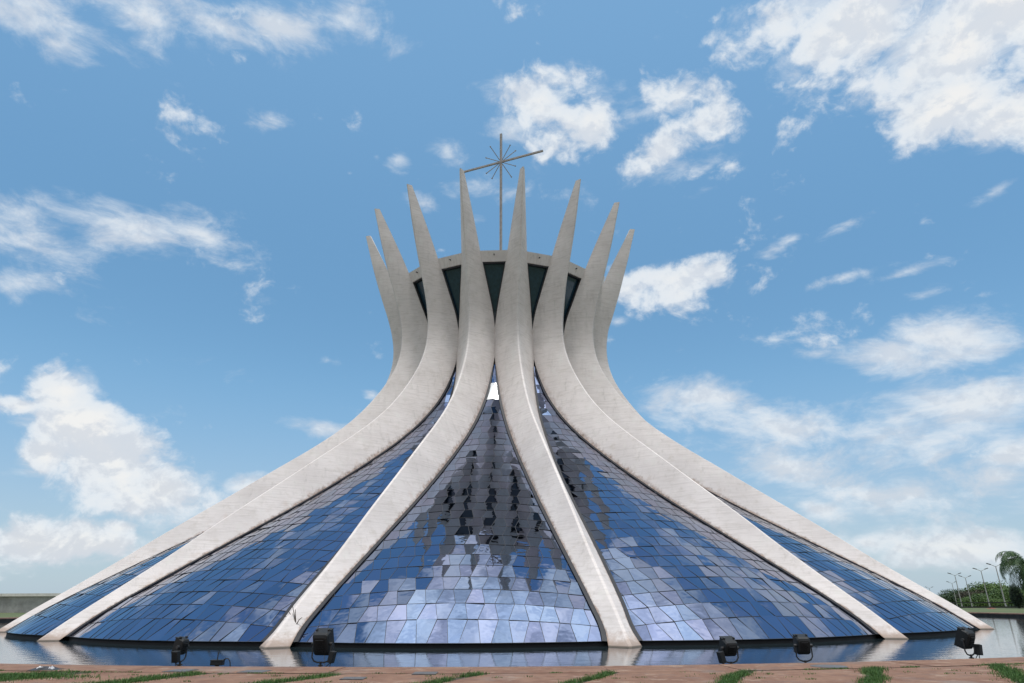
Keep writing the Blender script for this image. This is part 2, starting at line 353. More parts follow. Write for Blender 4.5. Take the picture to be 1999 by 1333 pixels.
def rib_mesh(idx):
    mb = MB(); A = {'along': [], 'across': [], 'edge': [], 'lowness': [], 'ribid': []}
    zs = [-.8, -.3] + [i*.25 for i in range(0, 8)] + [2+i*.45 for i in range(0, 77)]
    zs = [z for z in zs if z < 36.5] + [36.5]
    s = 0; prev = None; rows = []
    for z in zs:
        zz_ = max(z, 0)
        r, b_, ww = ridge(z) if z > 0 else ridge(0)+(-z)*.3, back(z) if z > 0 else back(0)+(-z)*.3, width(zz_)
        bev = .07 if z < 34 else .05
        mid = (r+b_)/2
        # the faces swell a little between ridge and back corner
        fr = []
        for t in np.linspace(0, 1, 5):
            R_ = r-(r-b_)*t; T_ = bev+(ww/2-bev)*(t**.94); fr.append((R_, T_, t))
        if prev is not None: s += math.hypot(r-prev[0], z-prev[1])
        prev = (r, z); rows.append((z, fr, s, b_, ww, bev, r))
    def strip(pts_fn, cols):
        b = len(mb.v)
        for (z, fr, s_, b_, ww, bev, r) in rows:
            for j, (R_, T_, e) in enumerate(pts_fn(fr, b_, ww, bev, r)):
                mb.v.append((T_, -R_, z))
                A['along'].append(s_); A['across'].append(e*ww); A['edge'].append(e); A['lowness'].append(max(.12, min(1, (23-z)/10))); A['ribid'].append(idx*3.7)
        for i in range(len(rows)-1):
            for j in range(cols-1):
                a = b+i*cols+j; mb.f.append([a, a+1, a+cols+1, a+cols]); mb.sm.append(True); mb.mi.append(0); mb.fat.append(0)
    strip(lambda fr, b_, ww, bev, r: [(q[0], q[1], q[2]) for q in fr], 5)
    strip(lambda fr, b_, ww, bev, r: [(q[0], -q[1], q[2]) for q in fr[::-1]], 5)
    strip(lambda fr, b_, ww, bev, r: [(r, -bev, 0), (r+.015, 0, 0), (r, bev, 0)], 3)
    strip(lambda fr, b_, ww, bev, r: [(b_, ww/2, .3), (b_-.12, 0, .3), (b_, -ww/2, .3)], 3)
    # cap of the tip
    z, fr, s_, b_, ww, bev, r = rows[-1]
    b = len(mb.v)
    for (R_, T_) in ((r, -bev), (r, bev), (b_, ww/2), (b_, -ww/2)):
        mb.v.append((T_, -R_, z)); A['along'].append(s_); A['across'].append(0); A['edge'].append(0); A['lowness'].append(.1); A['ribid'].append(0)
    mb.f.append([b, b+1, b+2, b+3]); mb.sm.append(False); mb.mi.append(0); mb.fat.append(0)
    mb.at = A
    return mb
for k in range(16):
    a = PHI0 + AL*2*(k-3.5)
    o = rib_mesh(k).build('rib', CONC, cath)
    o.rotation_euler = (0, 0, a)

# glass skin: rows of honeycomb panes
def cprof(z, z0=.17):
    X, T = chord(z); return X + .18*T
zlist = np.linspace(.17, 21.1, 1500)
rcs = [cprof(z) for z in zlist]
arc = np.concatenate([[0], np.cumsum(np.hypot(np.diff(rcs), np.diff(zlist)))])
rowsS = [0, 1.38]
while rowsS[-1] < arc[-1]-.4: rowsS.append(rowsS[-1]+1.03)
rowz = [float(np.interp(s_, arc, zlist)) for s_ in rowsS]
# the glass stops where the ribs meet
rowz = [z for z in rowz if chord(z)[1] > .06]
def surf(T, v, off=0.0):               # v: fractional row
    i = min(int(v), len(rowz)-2); f = v-i
    zc_ = rowz[i]*(1-f)+rowz[i+1]*f
    X0, hw0 = chord(zc_)
    drop = .055*hw0*min(1, (zc_-.17)/.7)
    ze = max(zc_-drop, .17); X, hw = chord(ze)
    u = max(-1.05, min(1.05, T/max(hw, .02))); q = 1-u*u
    Xc = cprof(zc_)
    Xr = X-.16+(Xc-X+.02)*q + off
    return Vector((T, -Xr, ze+(zc_-ze)*q))
def hw_at(v):
    i = min(int(v), len(rowz)-2); f = v-i; zc_ = rowz[i]*(1-f)+rowz[i+1]*f
    hw0 = chord(zc_)[1]; ze = max(zc_-.055*hw0*min(1, (zc_-.17)/.7), .17); return chord(ze)[1]
def clip(poly, a, b, c):               # keep a*T+b*v<=c
    out = []
    for i in range(len(poly)):
        p, q = poly[i], poly[(i+1) % len(poly)]
        dp, dq = a*p[0]+b*p[1]-c, a*q[0]+b*q[1]-c
        if dp <= 0: out.append(p)
        if dp*dq < 0:
            t = dp/(dp-dq); out.append((p[0]+(q[0]-p[0])*t, p[1]+(q[1]-p[1])*t))
    return out
PCH = .6
def panel(k):
    rnd = random.Random(100+k)
    g = MB(); fr = MB(); white = None
    NR = len(rowz)-1
    Tn = lambda nn, i: nn*PCH + ((-1)**(nn+i))*.10
    for i in range(NR):
        h0, h1 = hw_at(i), hw_at(i+.9999)
        nmax = int(h0/PCH)+2
        for nn in range(-nmax, nmax+1):
            poly = [(Tn(nn, i), i), (Tn(nn+1, i), i), (Tn(nn+1, i+1), i+1), (Tn(nn, i+1), i+1)]
            poly = clip(poly, 1, (h0-h1), h0+(h0-h1)*i)
            poly = clip(poly, -1, (h0-h1), h0+(h0-h1)*i) if poly else poly
            if len(poly) < 3: continue
            pts = [surf(T, min(v, NR-.0001)) for T, v in poly]
            nrm = Vector((0, 0, 0)); c = sum(pts, Vector())/len(pts)
            for j in range(len(pts)): nrm += (pts[j]-c).cross(pts[(j+1) % len(pts)]-c)
            if nrm.length < 1e-5: continue
            nrm.normalize()
            if nrm.y > 0: nrm = -nrm; 
            ax = Vector((rnd.gauss(0, 1), rnd.gauss(0, 1), rnd.gauss(0, 1)))
            ax = (ax-nrm*ax.dot(nrm)).normalized(); tilt = rnd.gauss(0, .016)
            # flat pane, very slightly out of true
            fl = []
            for p in pts:
                d = p-c; d = d-nrm*d.dot(nrm)
                fl.append(c+d+nrm*(ax.dot(d)*tilt*1.0))
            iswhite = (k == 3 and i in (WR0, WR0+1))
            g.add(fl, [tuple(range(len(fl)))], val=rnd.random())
            if iswhite: WH.add([q+nrm*.02 for q in fl], [tuple(range(len(fl)))])  # white overlay paints a bright reflection onto these panes
            for j in range(len(poly)):
                (T0, v0), (T1, v1) = poly[j], poly[(j+1) % len(poly)]
                m_ = ((T0+T1)/2, (v0+v1)/2)
                if abs(m_[0]) > hw_at(min(m_[1], NR-.001))-.02: continue
                if abs(v0-v1) < 1e-6:
                    if v0 > i+.5: continue           # each horizontal once
                elif T0+T1 > 2*poly[0][0]+PCH*.9 and (nn < nmax-1): 
                    if j == 1: continue              # shared vertical once
                up = nrm
                p0, p1 = surf(T0, min(v0, NR-.001)), surf(T1, min(v1, NR-.001))
                fr.bar(p0, p1, .019, .022, up)
    return g, fr
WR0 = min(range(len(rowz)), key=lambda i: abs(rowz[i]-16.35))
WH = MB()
edge_v = lambda z: z
for k in range(16):
    a = PHI0 + AL*2*(k-3)
    g, fr = panel(k)
    go = g.build('glass_panel', GLASS, cath, fattr='pane'); go.rotation_euler = (0, 0, a)
    fo = fr.build('glazing_bars', FRAME, go)
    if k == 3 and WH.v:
        wo = WH.build('glint_pane', GLINTPANE, go); wo['label'] = 'white overlay painted as a bright reflection near the top of the middle glass panel'
    # dark channel between glass and concrete on both sides
    ch = MB()
    NV = 80
    for sgn in (-1, 1):
        rows = []
        for j in range(NV+1):
            v = (len(rowz)-1.0001)*j/NV; h = hw_at(v); wd = min(.20, h*.4)
            pe = surf(sgn*h, v); pi = surf(sgn*(h-wd), v)
            rows.append([pe+Vector((sgn*.10, -.13, 0)), pi+Vector((0, -.07, .02)), pi+Vector((0, .25, 0)), pe+Vector((sgn*.1, .3, 0))])
        vs = [p for r in rows for p in r]; fs = []
        for j in range(NV):
            for q in range(4):
                fs.append((j*4+q, j*4+(q+1) % 4, (j+1)*4+(q+1) % 4, (j+1)*4+q))
        ch.add(vs, fs)
    co_ = ch.build('edge_channel', GASKET, go)
# black skirt that paints the shaded gap under the glass
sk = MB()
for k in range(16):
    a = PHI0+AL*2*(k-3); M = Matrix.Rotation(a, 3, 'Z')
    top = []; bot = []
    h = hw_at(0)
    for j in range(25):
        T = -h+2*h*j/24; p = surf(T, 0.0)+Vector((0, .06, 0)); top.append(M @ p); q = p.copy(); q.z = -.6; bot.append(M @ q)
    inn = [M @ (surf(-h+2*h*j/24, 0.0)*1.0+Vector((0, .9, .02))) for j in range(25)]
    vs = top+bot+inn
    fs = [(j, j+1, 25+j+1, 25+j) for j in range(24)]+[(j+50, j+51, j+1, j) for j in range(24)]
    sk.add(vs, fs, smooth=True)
sk.build('shade_skirt', BLACK, cath)
# upper windows
for k in range(16):
    a = PHI0+AL*2*(k-3); wn = MB(); wf = MB(); L = []; Rr = []
    zs = [23.0+(29.35-23.0)*j/12 for j in range(13)]
    vs = []
    for z in zs:
        X, h = chord(z); h = max(h, .01); vs += [Vector((-h-.1, -X+.30, z)), Vector((h+.1, -X+.30, z))]
    wn.add(vs, [(2*j, 2*j+1, 2*j+3, 2*j+2) for j in range(12)])
    wo = wn.build('upper_window', DARKWIN, cath); wo.rotation_euler = (0, 0, a)
    for sgn in (-1, 1):
        for j in range(12):
            X0, h0 = chord(zs[j]); X1, h1 = chord(zs[j+1])
            if h1 < .05: continue
            wf.bar(Vector((sgn*max(h0-.04, 0), -X0+.12, zs[j])), Vector((sgn*(h1-.04), -X1+.12, zs[j+1])), .12, .14, (0, -1, .2))
    X1, h1 = chord(29.2)
    wf.bar(Vector((-h1, -X1+.12, 29.22)), Vector((h1, -X1+.12, 29.22)), .14, .16, (0, 0, 1))
    wf.build('window_frame', GASKET, wo)
# crowning ring and roof slab
rg = MB(); seg = 16
A_ = {'along': [], 'across': [], 'edge': [], 'lowness': [], 'ribid': []}
prof = [(q[0]/math.cos(AL), q[1]) for q in [(10.1, 29.28), (10.42, 30.2), (9.3, 30.22), (9.2, 29.28)]]
for j in range(seg):
    t = 2*math.pi*j/seg+PHI0-math.pi/2+AL
    for (r, z) in prof: rg.v.append((r*math.cos(t), r*math.sin(t), z)); A_['along'].append(t*10); A_['across'].append(z); A_['edge'].append(.2); A_['lowness'].append(.3); A_['ribid'].append(5)
for j in range(seg):
    for q in range(4):
        rg.f.append([j*4+q, ((j+1) % seg)*4+q, ((j+1) % seg)*4+(q+1) % 4, j*4+(q+1) % 4]); rg.sm.append(False); rg.mi.append(0); rg.fat.append(0)
rg.at = A_
rg.build('crown_ring', CONC, cath)
sb = MB(); pts = [(9.25*math.cos(2*math.pi*j/48), 9.25*math.sin(2*math.pi*j/48)) for j in range(48)]
sb.add([(x, y, 29.95) for x, y in pts]+[(x, y, 29.4) for x, y in pts], [tuple(range(48)), tuple(range(95, 47, -1))]+[(j, 48+j, 48+(j+1) % 48, (j+1) % 48) for j in range(48)])
sb.build('roof_slab', mat_plain('roof concrete', (.42, .40, .37), .85, .15), cath)
for k in range(16):
    a = PHI0+AL*2*(k-3); d = MB(); M = Matrix.Rotation(a, 3, 'Z')
    d.tube([M @ Vector((.02, -10.1, 29.84)), M @ Vector((.02, -10.46, 29.82))], .048, 8)
    d.build('drain_spout', BLACK, cath)
# the cross
cr = empty('cross', (0, 0, 29.9)); cr.parent = cath
BE = rad(24); ZC = 47.2-29.9
bd = Vector((math.cos(BE), -math.sin(BE), 0)); cd = Vector((math.sin(BE), math.cos(BE), 0))
up_ = MB()
for s_ in (-1, 1): up_.bar(bd*(.075*s_)+Vector((0, 0, 0)), bd*(.075*s_)+Vector((0, 0, 51.05-29.9)), .09, .20, (cd.x, cd.y, 0))
up_.bar(Vector((0, 0, 0)), Vector((0, 0, 51.0-29.9)), .1, .12, (cd.x, cd.y, 0))
up_.build('upright', STEEL, cr, bevel=.01)
bs = MB(); bs.box((0, 0, .1), (.7, .7, .3)); bs.build('base_plate', STEEL, cr, bevel=.02)
cb = MB(); cb.bar(bd*-5.0+Vector((0, 0, ZC)), bd*5.0+Vector((0, 0, ZC)), .18, .20, (0, 0, 1)); cb.build('crossbar', STEEL, cr, bevel=.015)
for (x_, aw, z_) in ((.84, -.9, 1.2), (1.38, -.4, 1.0), (1.35, 1.0, .3), (.8, .9, -.7)):
    for sg in (-1, 1):
        d = Vector((x_*sg, aw*sg, z_*sg)).normalized()
        r_ = MB(); r_.tube([d*.25+Vector((0, 0, ZC)), d*2.05+Vector((0, 0, ZC))], .045, 6); r_.tube([d*2.0+Vector((0, 0, ZC)), d*2.12+Vector((0, 0, ZC))], .075, 6)
        r_.build('ray', STEEL, cr)

# ------------------------------------------------------------------ setting
RP = 46.65; ZP = .33
def disc_ring(name, r0, r1, z0, z1, mat, seg=180, kind='structure'):
    mb = MB(); vs = []
    for j in range(seg):
        t = 2*math.pi*j/seg; vs += [(r0*math.cos(t), r0*math.sin(t), z0), (r1*math.cos(t), r1*math.sin(t), z1)]
    mb.add(vs, [(2*j, 2*j+1, (2*j+3) % (2*seg), (2*j+2) % (2*seg)) for j in range(seg)], smooth=True)
    o = mb.build(name, mat); o['kind'] = kind; o.location = (PCX, PCY, 0); return o
wm = MB(); pts = [(PCX+RP*math.cos(2*math.pi*j/180), PCY+RP*math.sin(2*math.pi*j/180), 0) for j in range(180)]
wm.add(pts, [tuple(range(180))]); wo = wm.build('water', WATER); wo['kind'] = 'structure'
bed = MB(); bed.add([(x*1.0, y*1.0, -.75) for x, y, z in pts], [tuple(range(180))]); o = bed.build('pool_bed', BLACK); o['kind'] = 'structure'
o = disc_ring('pool_wall', RP, RP+.001, -.8, ZP-.004, mat_plain('pool wall concrete', (.028, .026, .025), .8, .4)); 
# ground: one sheet with a round hole for the pool, falling gently away in the far distance
def gz(r): return ZP-.012 if r < 95 else ZP-.012-(r-95)*.0128
GR = N; gm, n, b = material('lawn')
P = n.new('ShaderNodeNewGeometry').outputs['Position']
c = n.mix(n.ramp(n.noise(P, .12, 6, .65), .35, .65), (.055, .085, .022), (.115, .125, .045))
c = n.mix(n.math('MULTIPLY', n.ramp(n.noise(P, 2.5, 6, .7), .5, .75), .5), c, (.16, .14, .07))
n.put(b.inputs['Base Color'], c); b.inputs['Roughness'].default_value = .9
gmb = MB(); radii = [RP+.35, 48.6, 52, 60, 75, 95, 130, 200, 330, 600, 1200, 3500]; seg = 128; vs = []
for r in radii:
    for j in range(seg): t = 2*math.pi*j/seg; vs.append((r*math.cos(t), r*math.sin(t), gz(r)))
fs = [(i*seg+j, i*seg+(j+1) % seg, (i+1)*seg+(j+1) % seg, (i+1)*seg+j) for i in range(len(radii)-1) for j in range(seg)]
gmb.add(vs, fs, smooth=True); o = gmb.build('ground', gm); o['kind'] = 'structure'; o.location = (PCX, PCY, 0)
# coping all round
cop = MB(); vs = []; seg = 180
for j in range(seg):
    t = 2*math.pi*j/seg
    for r, z in ((RP-.02, ZP-.10), (RP-.02, ZP), (RP+.6, ZP+.002), (RP+.6, ZP-.1)): vs.append((r*math.cos(t), r*math.sin(t), z))
COPM = mat_plain('red brown coping', (.33, .19, .14), .85, .3, 2.0, bump=.3)
cop.add(vs, [(j*4+q, ((j+1) % seg)*4+q, ((j+1) % seg)*4+q+1, j*4+q+1) for j in range(seg) for q in range(3)])
o = cop.build('pool_edge', COPM); o['kind'] = 'structure'; o.location = (PCX, PCY, 0)
# red paving: a coping course round the pool and long slabs beyond it, with grassy joints that run parallel
RJ = 48.02
pv = MB(); seg = 40; a0, a1 = rad(-125), rad(-55)
def arcseg(r0, r1, t0, t1, z, nn=4):
    vs = []
    for j in range(nn+1):
        t = t0+(t1-t0)*j/nn; vs += [(PCX+r0*math.cos(t), PCY+r0*math.sin(t), z), (PCX+r1*math.cos(t), PCY+r1*math.sin(t), z)]
    pv.add(vs, [(2*j, 2*j+1, 2*j+3, 2*j+2) for j in range(nn)])
rnd = random.Random(5); t = a0
while t < a1:
    dt = rad(rnd.uniform(2.4, 3.6)); arcseg(RP+.02, RJ, t, t+dt-.00035, ZP+rnd.uniform(.003, .009)); t += dt
u = Vector(ray(1720, 1171.2)); u.z = 0; u.normalize(); pc = Vector((-u.y, u.x, 0))
PCV = Vector((PCX, PCY, 0))
def cof(x, y): p = at_z(x, y, ZP)-PCV; return p.dot(pc)
strips = [(cof(1985, 1322), .30), (cof(1706, 1325), .28), (cof(1437, 1322), .26), (cof(1160, 1324), .20), (cof(885, 1326), .22), (cof(610, 1323), .26), (cof(365, 1318), .40), (cof(110, 1316), .85)]
strips.sort()
d_ = strips[1][0]-strips[0][0]
gaps = [(strips[0][0]-2*2.3, .3), (strips[0][0]-2.3, .3)]+strips+[(strips[-1][0]+2.2, .3), (strips[-1][0]+4.4, .3)]
for (c0, w0), (c1, w1) in zip(gaps[:-1], gaps[1:]):
    lo, hi = c0+w0/2, c1-w1/2; z = ZP+rnd.uniform(-.002, .006); vs = []
    nn = 10
    for j in range(nn+1):
        c = lo+(hi-lo)*j/nn; s_ = -math.sqrt((RJ+.035)**2-c*c)
        p = u*s_+pc*c+PCV; q = u*(-75)+pc*c+PCV; vs += [(p.x, p.y, z), (q.x, q.y, z)]
    pv.add(vs, [(2*j, 2*j+1, 2*j+3, 2*j+2) for j in range(nn)])
o = pv.build('paving', PAVE); o['kind'] = 'structure'
sm_ = mat_plain('damp joint soil', (.07, .05, .035), .95, .4, 6)
so_ = MB(); so_.add([(-30, -75, ZP-.004), (30, -75, ZP-.004), (30, -39.6, ZP-.004), (-30, -39.6, ZP-.004)], [(0, 1, 2, 3)])
# soil only outside the pool
so_ = MB(); vs = []
for j in range(61):
    t = rad(-130)+rad(80)*j/60; vs += [(PCX+(RP+.3)*math.cos(t), PCY+(RP+.3)*math.sin(t), ZP-.005), (75*math.cos(t), 75*math.sin(t), ZP-.005)]
so_.add(vs, [(2*j, 2*j+1, 2*j+3, 2*j+2) for j in range(60)]); o = so_.build('joint_soil', sm_); o['kind'] = 'structure'

# grass in the joints
GRASSM = mat_leaf('short green grass', (.03, .085, .018), (.10, .19, .045))
rnd = random.Random(11)
def blade(mb, p, h, lean, wd):
    a = rnd.uniform(0, 6.28); dx, dy = math.cos(a), math.sin(a)
    l = Vector((rnd.uniform(-1, 1), rnd.uniform(-1, 1), 0))*lean
    p = Vector(p); m_ = p+Vector((0, 0, h*.6))+l*.35; t_ = p+Vector((0, 0, h))+l
    w_ = Vector((dx, dy, 0))*wd
    mb.add([p-w_, p+w_, m_+w_*.8, m_-w_*.8, t_], [(0, 1, 2, 3), (3, 2, 4)], val=rnd.random())
gr = MB()
def grass_line(c, wd, s0, s1, dens_, h0):
    L = s1-s0
    for _ in range(int(L*max(wd, .1)*dens_)):
        s_ = rnd.uniform(s0, s1); cc = c+rnd.gauss(0, wd*.36)+.05*math.sin(s_*3)
        pt = math.sin(s_*2.1+c*3)*.5+math.sin(s_*5.3+c)*.35+math.sin(s_*13+c*7+cc*9)*.2
        if pt < -.5 and rnd.random() < .85: continue
        p = u*s_+pc*cc+PCV
        if (p-PCV).length < RJ-.05: continue
        blade(gr, (p.x, p.y, ZP-.01), rnd.uniform(.4, 1.1)*h0, h0*.5, .0045)
for (c, wd) in strips:
    s_e = -math.sqrt(RJ**2-c*c)
    grass_line(c, wd, s_e-4.5, s_e-.12, 3000, .085)
# thin weeds in the round joint, in patches
for t0, t1, dn in ((-101.0, -99.2, 200), (-96.5, -95.6, 220), (-89.4, -89.1, 250), (-83.3, -82.1, 300), (-80.7, -80.2, 500), (-78.5, -76.9, 350), (-75.9, -75.2, 400), (-74.0, -73.1, 500), (-105, -103, 300)):
    for _ in range(int(abs(t1-t0)*dn*.8)):
        t = rad(rnd.uniform(t0, t1)); r = RJ+.017+rnd.gauss(0, .025); blade(gr, (PCX+r*math.cos(t), PCY+r*math.sin(t), ZP-.01), rnd.uniform(.02, .05), .03, .006)
# clover tongue at the far left
for _ in range(90):                                  # stray tufts on the slabs
    t = rad(rnd.uniform(-104, -72)); r0 = RJ+abs(rnd.gauss(0, .9))*1.0+(0 if rnd.random() < .6 else .3); cx_, cy_ = PCX+r0*math.cos(t), PCY+r0*math.sin(t); nb = rnd.randint(4, 30)
    for _q in range(nb): blade(gr, (cx_+rnd.gauss(0, .06), cy_+rnd.gauss(0, .03), ZP), rnd.uniform(.012, .04), .02, .005)
for _ in range(9000):
    x = rnd.uniform(-60, 230); y = rnd.gauss(1317, 4.0)+ (0 if x < 90 else (x-90)*-.03)
    p = at_z(x, y, ZP)
    if p.length > RJ-.05: blade(gr, (p.x, p.y, ZP), rnd.uniform(.03, .085), .035, .006)
o = gr.build('grass', GRASSM, fattr='leafvar'); o['kind'] = 'stuff'; o['label'] = 'short green grass growing in the joints of the red paving'

# grey cover plates let into the paving
PLATE = mat_plain('worn grey metal plate', (.10, .095, .095), .6, .3, 6)
for (x, y, wx, wy, lab) in ((352, 1309, .50, .5, 'grey square cover plate in paving below the small side-on floodlight at left'), (497, 1310.5, .52, .5, 'grey square cover plate in paving between two left floodlights'),
    (830, 1314, .46, .45, 'dark grey cover plate in paving below the middle glass panel'), (690, 1324, .42, .36, 'pale grey cover plate beside the grass joint, right of the largest left floodlight')):
    p = at_z(x, y, ZP+.01); mb = MB(); mb.box((0, 0, 0), (wx, wy, .012)); mb.box((0, 0, .007), (wx*.86, wy*.86, .006))
    o = mb.build('cover_plate', PLATE, bevel=.003); o.location = (p.x, p.y, ZP+.010); o.rotation_euler = (0, 0, math.atan2(p.y, p.x)+rad(90))
    tag(o, lab, 'cover plate', 'cover plates in the paving')
p = at_z(1618, 1301.5, ZP); mb = MB(); cpts = [(.36*math.cos(2*math.pi*j/32), .36*math.sin(2*math.pi*j/32)) for j in range(32)]
mb.add([(x, y, .008) for x, y in cpts]+[(x, y, -.01) for x, y in cpts], [tuple(range(32))]+[(j+32, (j+1) % 32+32, (j+1) % 32, j) for j in range(32)])
o = mb.build('manhole_cover', PLATE); o.location = (p.x, p.y, ZP+.006); tag(o, 'round grey manhole cover in red paving by the pool edge at right', 'manhole cover')

# ------------------------------------------------------------------ floodlights at the pool edge
HOUS = mat_plain('black painted housing', (.004, .005, .006), .6, .25, 5)
BRK = mat_plain('dark galvanised bracket', (.035, .035, .036), .55, .3, 6, metallic=.3)
BALL = mat_plain('concrete footing', (.13, .12, .105), .9, .3, 6, bump=.4)
LENS = mat_plain('floodlight lens', (.10, .14, .18), .06, .1)
def floodlight(loc, face, tilt, wd, ht, dp, taper, base_z, style, label):
    """face: direction (deg) the lens looks, tilt: degrees above the horizontal."""
    root = empty('floodlight', loc, rad(face)-math.pi/2, label=label, cat='floodlight', group='floodlights along the pool edge')
    hz_ = base_z+.30+ht/2*math.cos(rad(tilt))
    R = Matrix.Rotation(rad(tilt), 3, 'X')
    C_ = Vector((0, 0, hz_))
    h = MB()                                   # housing: lens side (+y) larger, back (-y) narrower
    prof_ = [(-dp/2, .62), (-dp*.38, .86), (-dp*.1, .97), (dp*.5, 1.0)]
    rings = []
    for (y, s_) in prof_:
        sx, sz = wd/2*(1-(1-s_)*taper), ht/2*s_; c = .035
        ring = [(-sx+c, -sz), (sx-c, -sz), (sx, -sz+c), (sx, sz-c), (sx-c, sz), (-sx+c, sz), (-sx, sz-c), (-sx, -sz+c)]
        rings.append([R @ Vector((x, y, z))+C_ for x, z in ring])
    vs = [p for r in rings for p in r]
    fs = [(i*8+k, i*8+(k+1) % 8, (i+1)*8+(k+1) % 8, (i+1)*8+k) for i in range(3) for k in range(8)]+[tuple(range(8))[::-1], tuple(range(24, 32))]
    h.add(vs, fs); h.build('housing', HOUS, root, bevel=.006)
    # cooling fins on the back
    for j in range(5):
        f = MB(); z = -ht*.22+ht*.44*j/4; f.box(R @ Vector((0, -dp*.52, z))+C_, (wd*.5, .05, .012), R); f.build('cooling_fin', HOUS, root)
    # visor round the lens
    v = MB()
    v.box(R @ Vector((0, dp*.5+.05, ht/2-.008))+C_, (wd, .12, .014), R)
    for s_ in (-1, 1): v.box(R @ Vector((s_*(wd/2-.007), dp*.5+.04, 0))+C_, (.012, .09, ht*.96), R)
    v.build('visor', HOUS, root)
    l = MB(); l.box(R @ Vector((0, dp*.5+.006, 0))+C_, (wd*.9, .008, ht*.88), R); l.build('lens', LENS, root)
    # clips on the top edge
    for s_ in (-1, 1):
        c = MB(); c.box(R @ Vector((s_*wd*.38, dp*.35, ht/2+.018))+C_, (.035, .06, .035), R); c.build('clip', BRK, root, bevel=.004)
    # U yoke from the pivots down to the stem
    y = MB(); W2 = wd/2+.03; zb = base_z+.16
    for s_ in (-1, 1):
        y.tube([(s_*W2, 0, hz_), (s_*W2, 0, zb+.10), (s_*(W2-.05), 0, zb+.03), (s_*(W2-.14), 0, zb)], .017, 8)
        y.tube([(s_*(W2-.03), 0, hz_), (s_*(W2+.03), 0, hz_)], .035, 10)
    y.tube([(-W2+.14, 0, zb), (W2-.14, 0, zb)], .017, 8)
    y.build('yoke', BRK, root)
    st_ = MB(); st_.tube([(0, 0, base_z+.02), (0, 0, zb+.02)], .026, 10); st_.tube([(0, 0, base_z+.09), (0, 0, base_z+.11)], .06, 10); st_.build('stem', BRK, root)
    b = MB(); b.tube([(0, 0, -.6), (0, 0, base_z-.05), (0, 0, base_z), (0, 0, base_z+.05), (0, 0, base_z+.075)], [.15, .15, .15, .12, .04], 14); b.build('footing', BALL, root)
    if style:
        g = MB(); g.box((style*(W2+.07), -.05, zb+.12), (.11, .16, .24), Matrix.Rotation(rad(12*style), 3, 'Y')); g.build('ballast_box', HOUS, root, bevel=.008)
        cbm = MB(); cbm.tube([(style*(W2+.06), -.05, zb+.02), (style*(W2+.02), -.06, base_z+.03), (style*(W2+.1), -.08, base_z-.12), (style*(W2+.16), -.1, -.1)], .010, 6)
        cbm.tube([(style*(W2+.06), -.03, zb+.02), (style*(W2-.10), -.02, base_z+.06), (style*.1, 0, base_z+.03)], .009, 6); cbm.build('cable', BRK, root)
    return root
def fl(px, R_, az_off, *a):
    p = at_R(px, R_); face = math.degrees(math.atan2(-p.y, -p.x))+az_off
    return floodlight((p.x, p.y, 0), face, *a)
fl(626, 45.9, -9, 20, .39, .53, .22, .5, .20, 1, 'largest black floodlight on the left, in front of the glass right of a rib foot')
fl(352, 45.9, 84, 12, .26, .36, .14, .7, .20, -1, 'narrow black floodlight seen side-on at the pool edge, leftmost of all')
fl(1427, 45.9, 7, 24, .33, .36, .20, .6, .14, -1, 'black floodlight with cables on its left, first one right of the middle rib feet')
fl(1572, 45.9, -10, 14, .31, .40, .18, .5, .14, 0, 'black floodlight standing second from the right along the near pool edge')
fl(1898, 45.9, 12, 24, .34, .46, .20, .6, .18, 1, 'black tilted floodlight at the right in front of the rightmost rib foot')
p = Vector((45.75, -4.2, 0)); floodlight((p.x, p.y, 0), 180, 30, .6, .55, .4, .8, .3, 0, 'distant floodlight at the right edge of the photo beside the palm reflection')
# small junction box with a looped cable
jb = empty('junction_box', (0, 0, 0), label='small dark junction box with looped cable at the pool edge between two left floodlights', cat='junction box')
p = at_R(425, 46.1); jb.location = (p.x, p.y, 0)
m_ = MB(); m_.box((0, 0, .36), (.27, .16, .10)); m_.box((0, 0, .415), (.29, .18, .015)); m_.build('box', HOUS, jb, bevel=.006)
m_ = MB(); m_.tube([(0, 0, -.6), (0, 0, .31)], .05, 8); m_.build('post', BRK, jb)
m_ = MB(); m_.tube([(-.01, 0, .42), (-.01, 0, .58)], .013, 6); m_.build('spindle', BRK, jb)
m_ = MB(); m_.tube([(.13, 0, .42), (.18, 0, .45), (.24, 0, .44), (.28, 0, .38), (.30, 0, .28), (.31, 0, .1)], .012, 6); m_.build('cable', HOUS, jb)
# loose black hoses and twigs caught in the left near rib foot
p3 = PHI0+AL*2*(-.5); er = Vector((math.sin(p3), -math.cos(p3), 0)); et = Vector((math.cos(p3), math.sin(p3), 0))
tw = MB(); rr_ = random.Random(3)
b0 = er*(ridge(.9)-.45)+et*.33+Vector((0, 0, .75))
for (dx, dz, L) in ((-.75, .42, 1), (-.55, .62, 1), (-.35, .85, 1), (-.18, .70, 1), (.25, .35, 1), (-.9, .25, 1)):
    q = b0+et*dx*.8-er*.12+Vector((0, 0, dz*.85)); mid = (b0+q)/2+er*.14+Vector((0, 0, .05)); tw.tube([b0+er*.16, mid+er*.05, q+er*.20], [.022, .018, .012], 6)
tw.build('dead_branch', mat_plain('dry bark', (.07, .05, .035), .9, .3), None)
o = bpy.data.objects['dead_branch']; tag(o, 'dry dark branches leaning on the foot of the left near rib', 'branch')
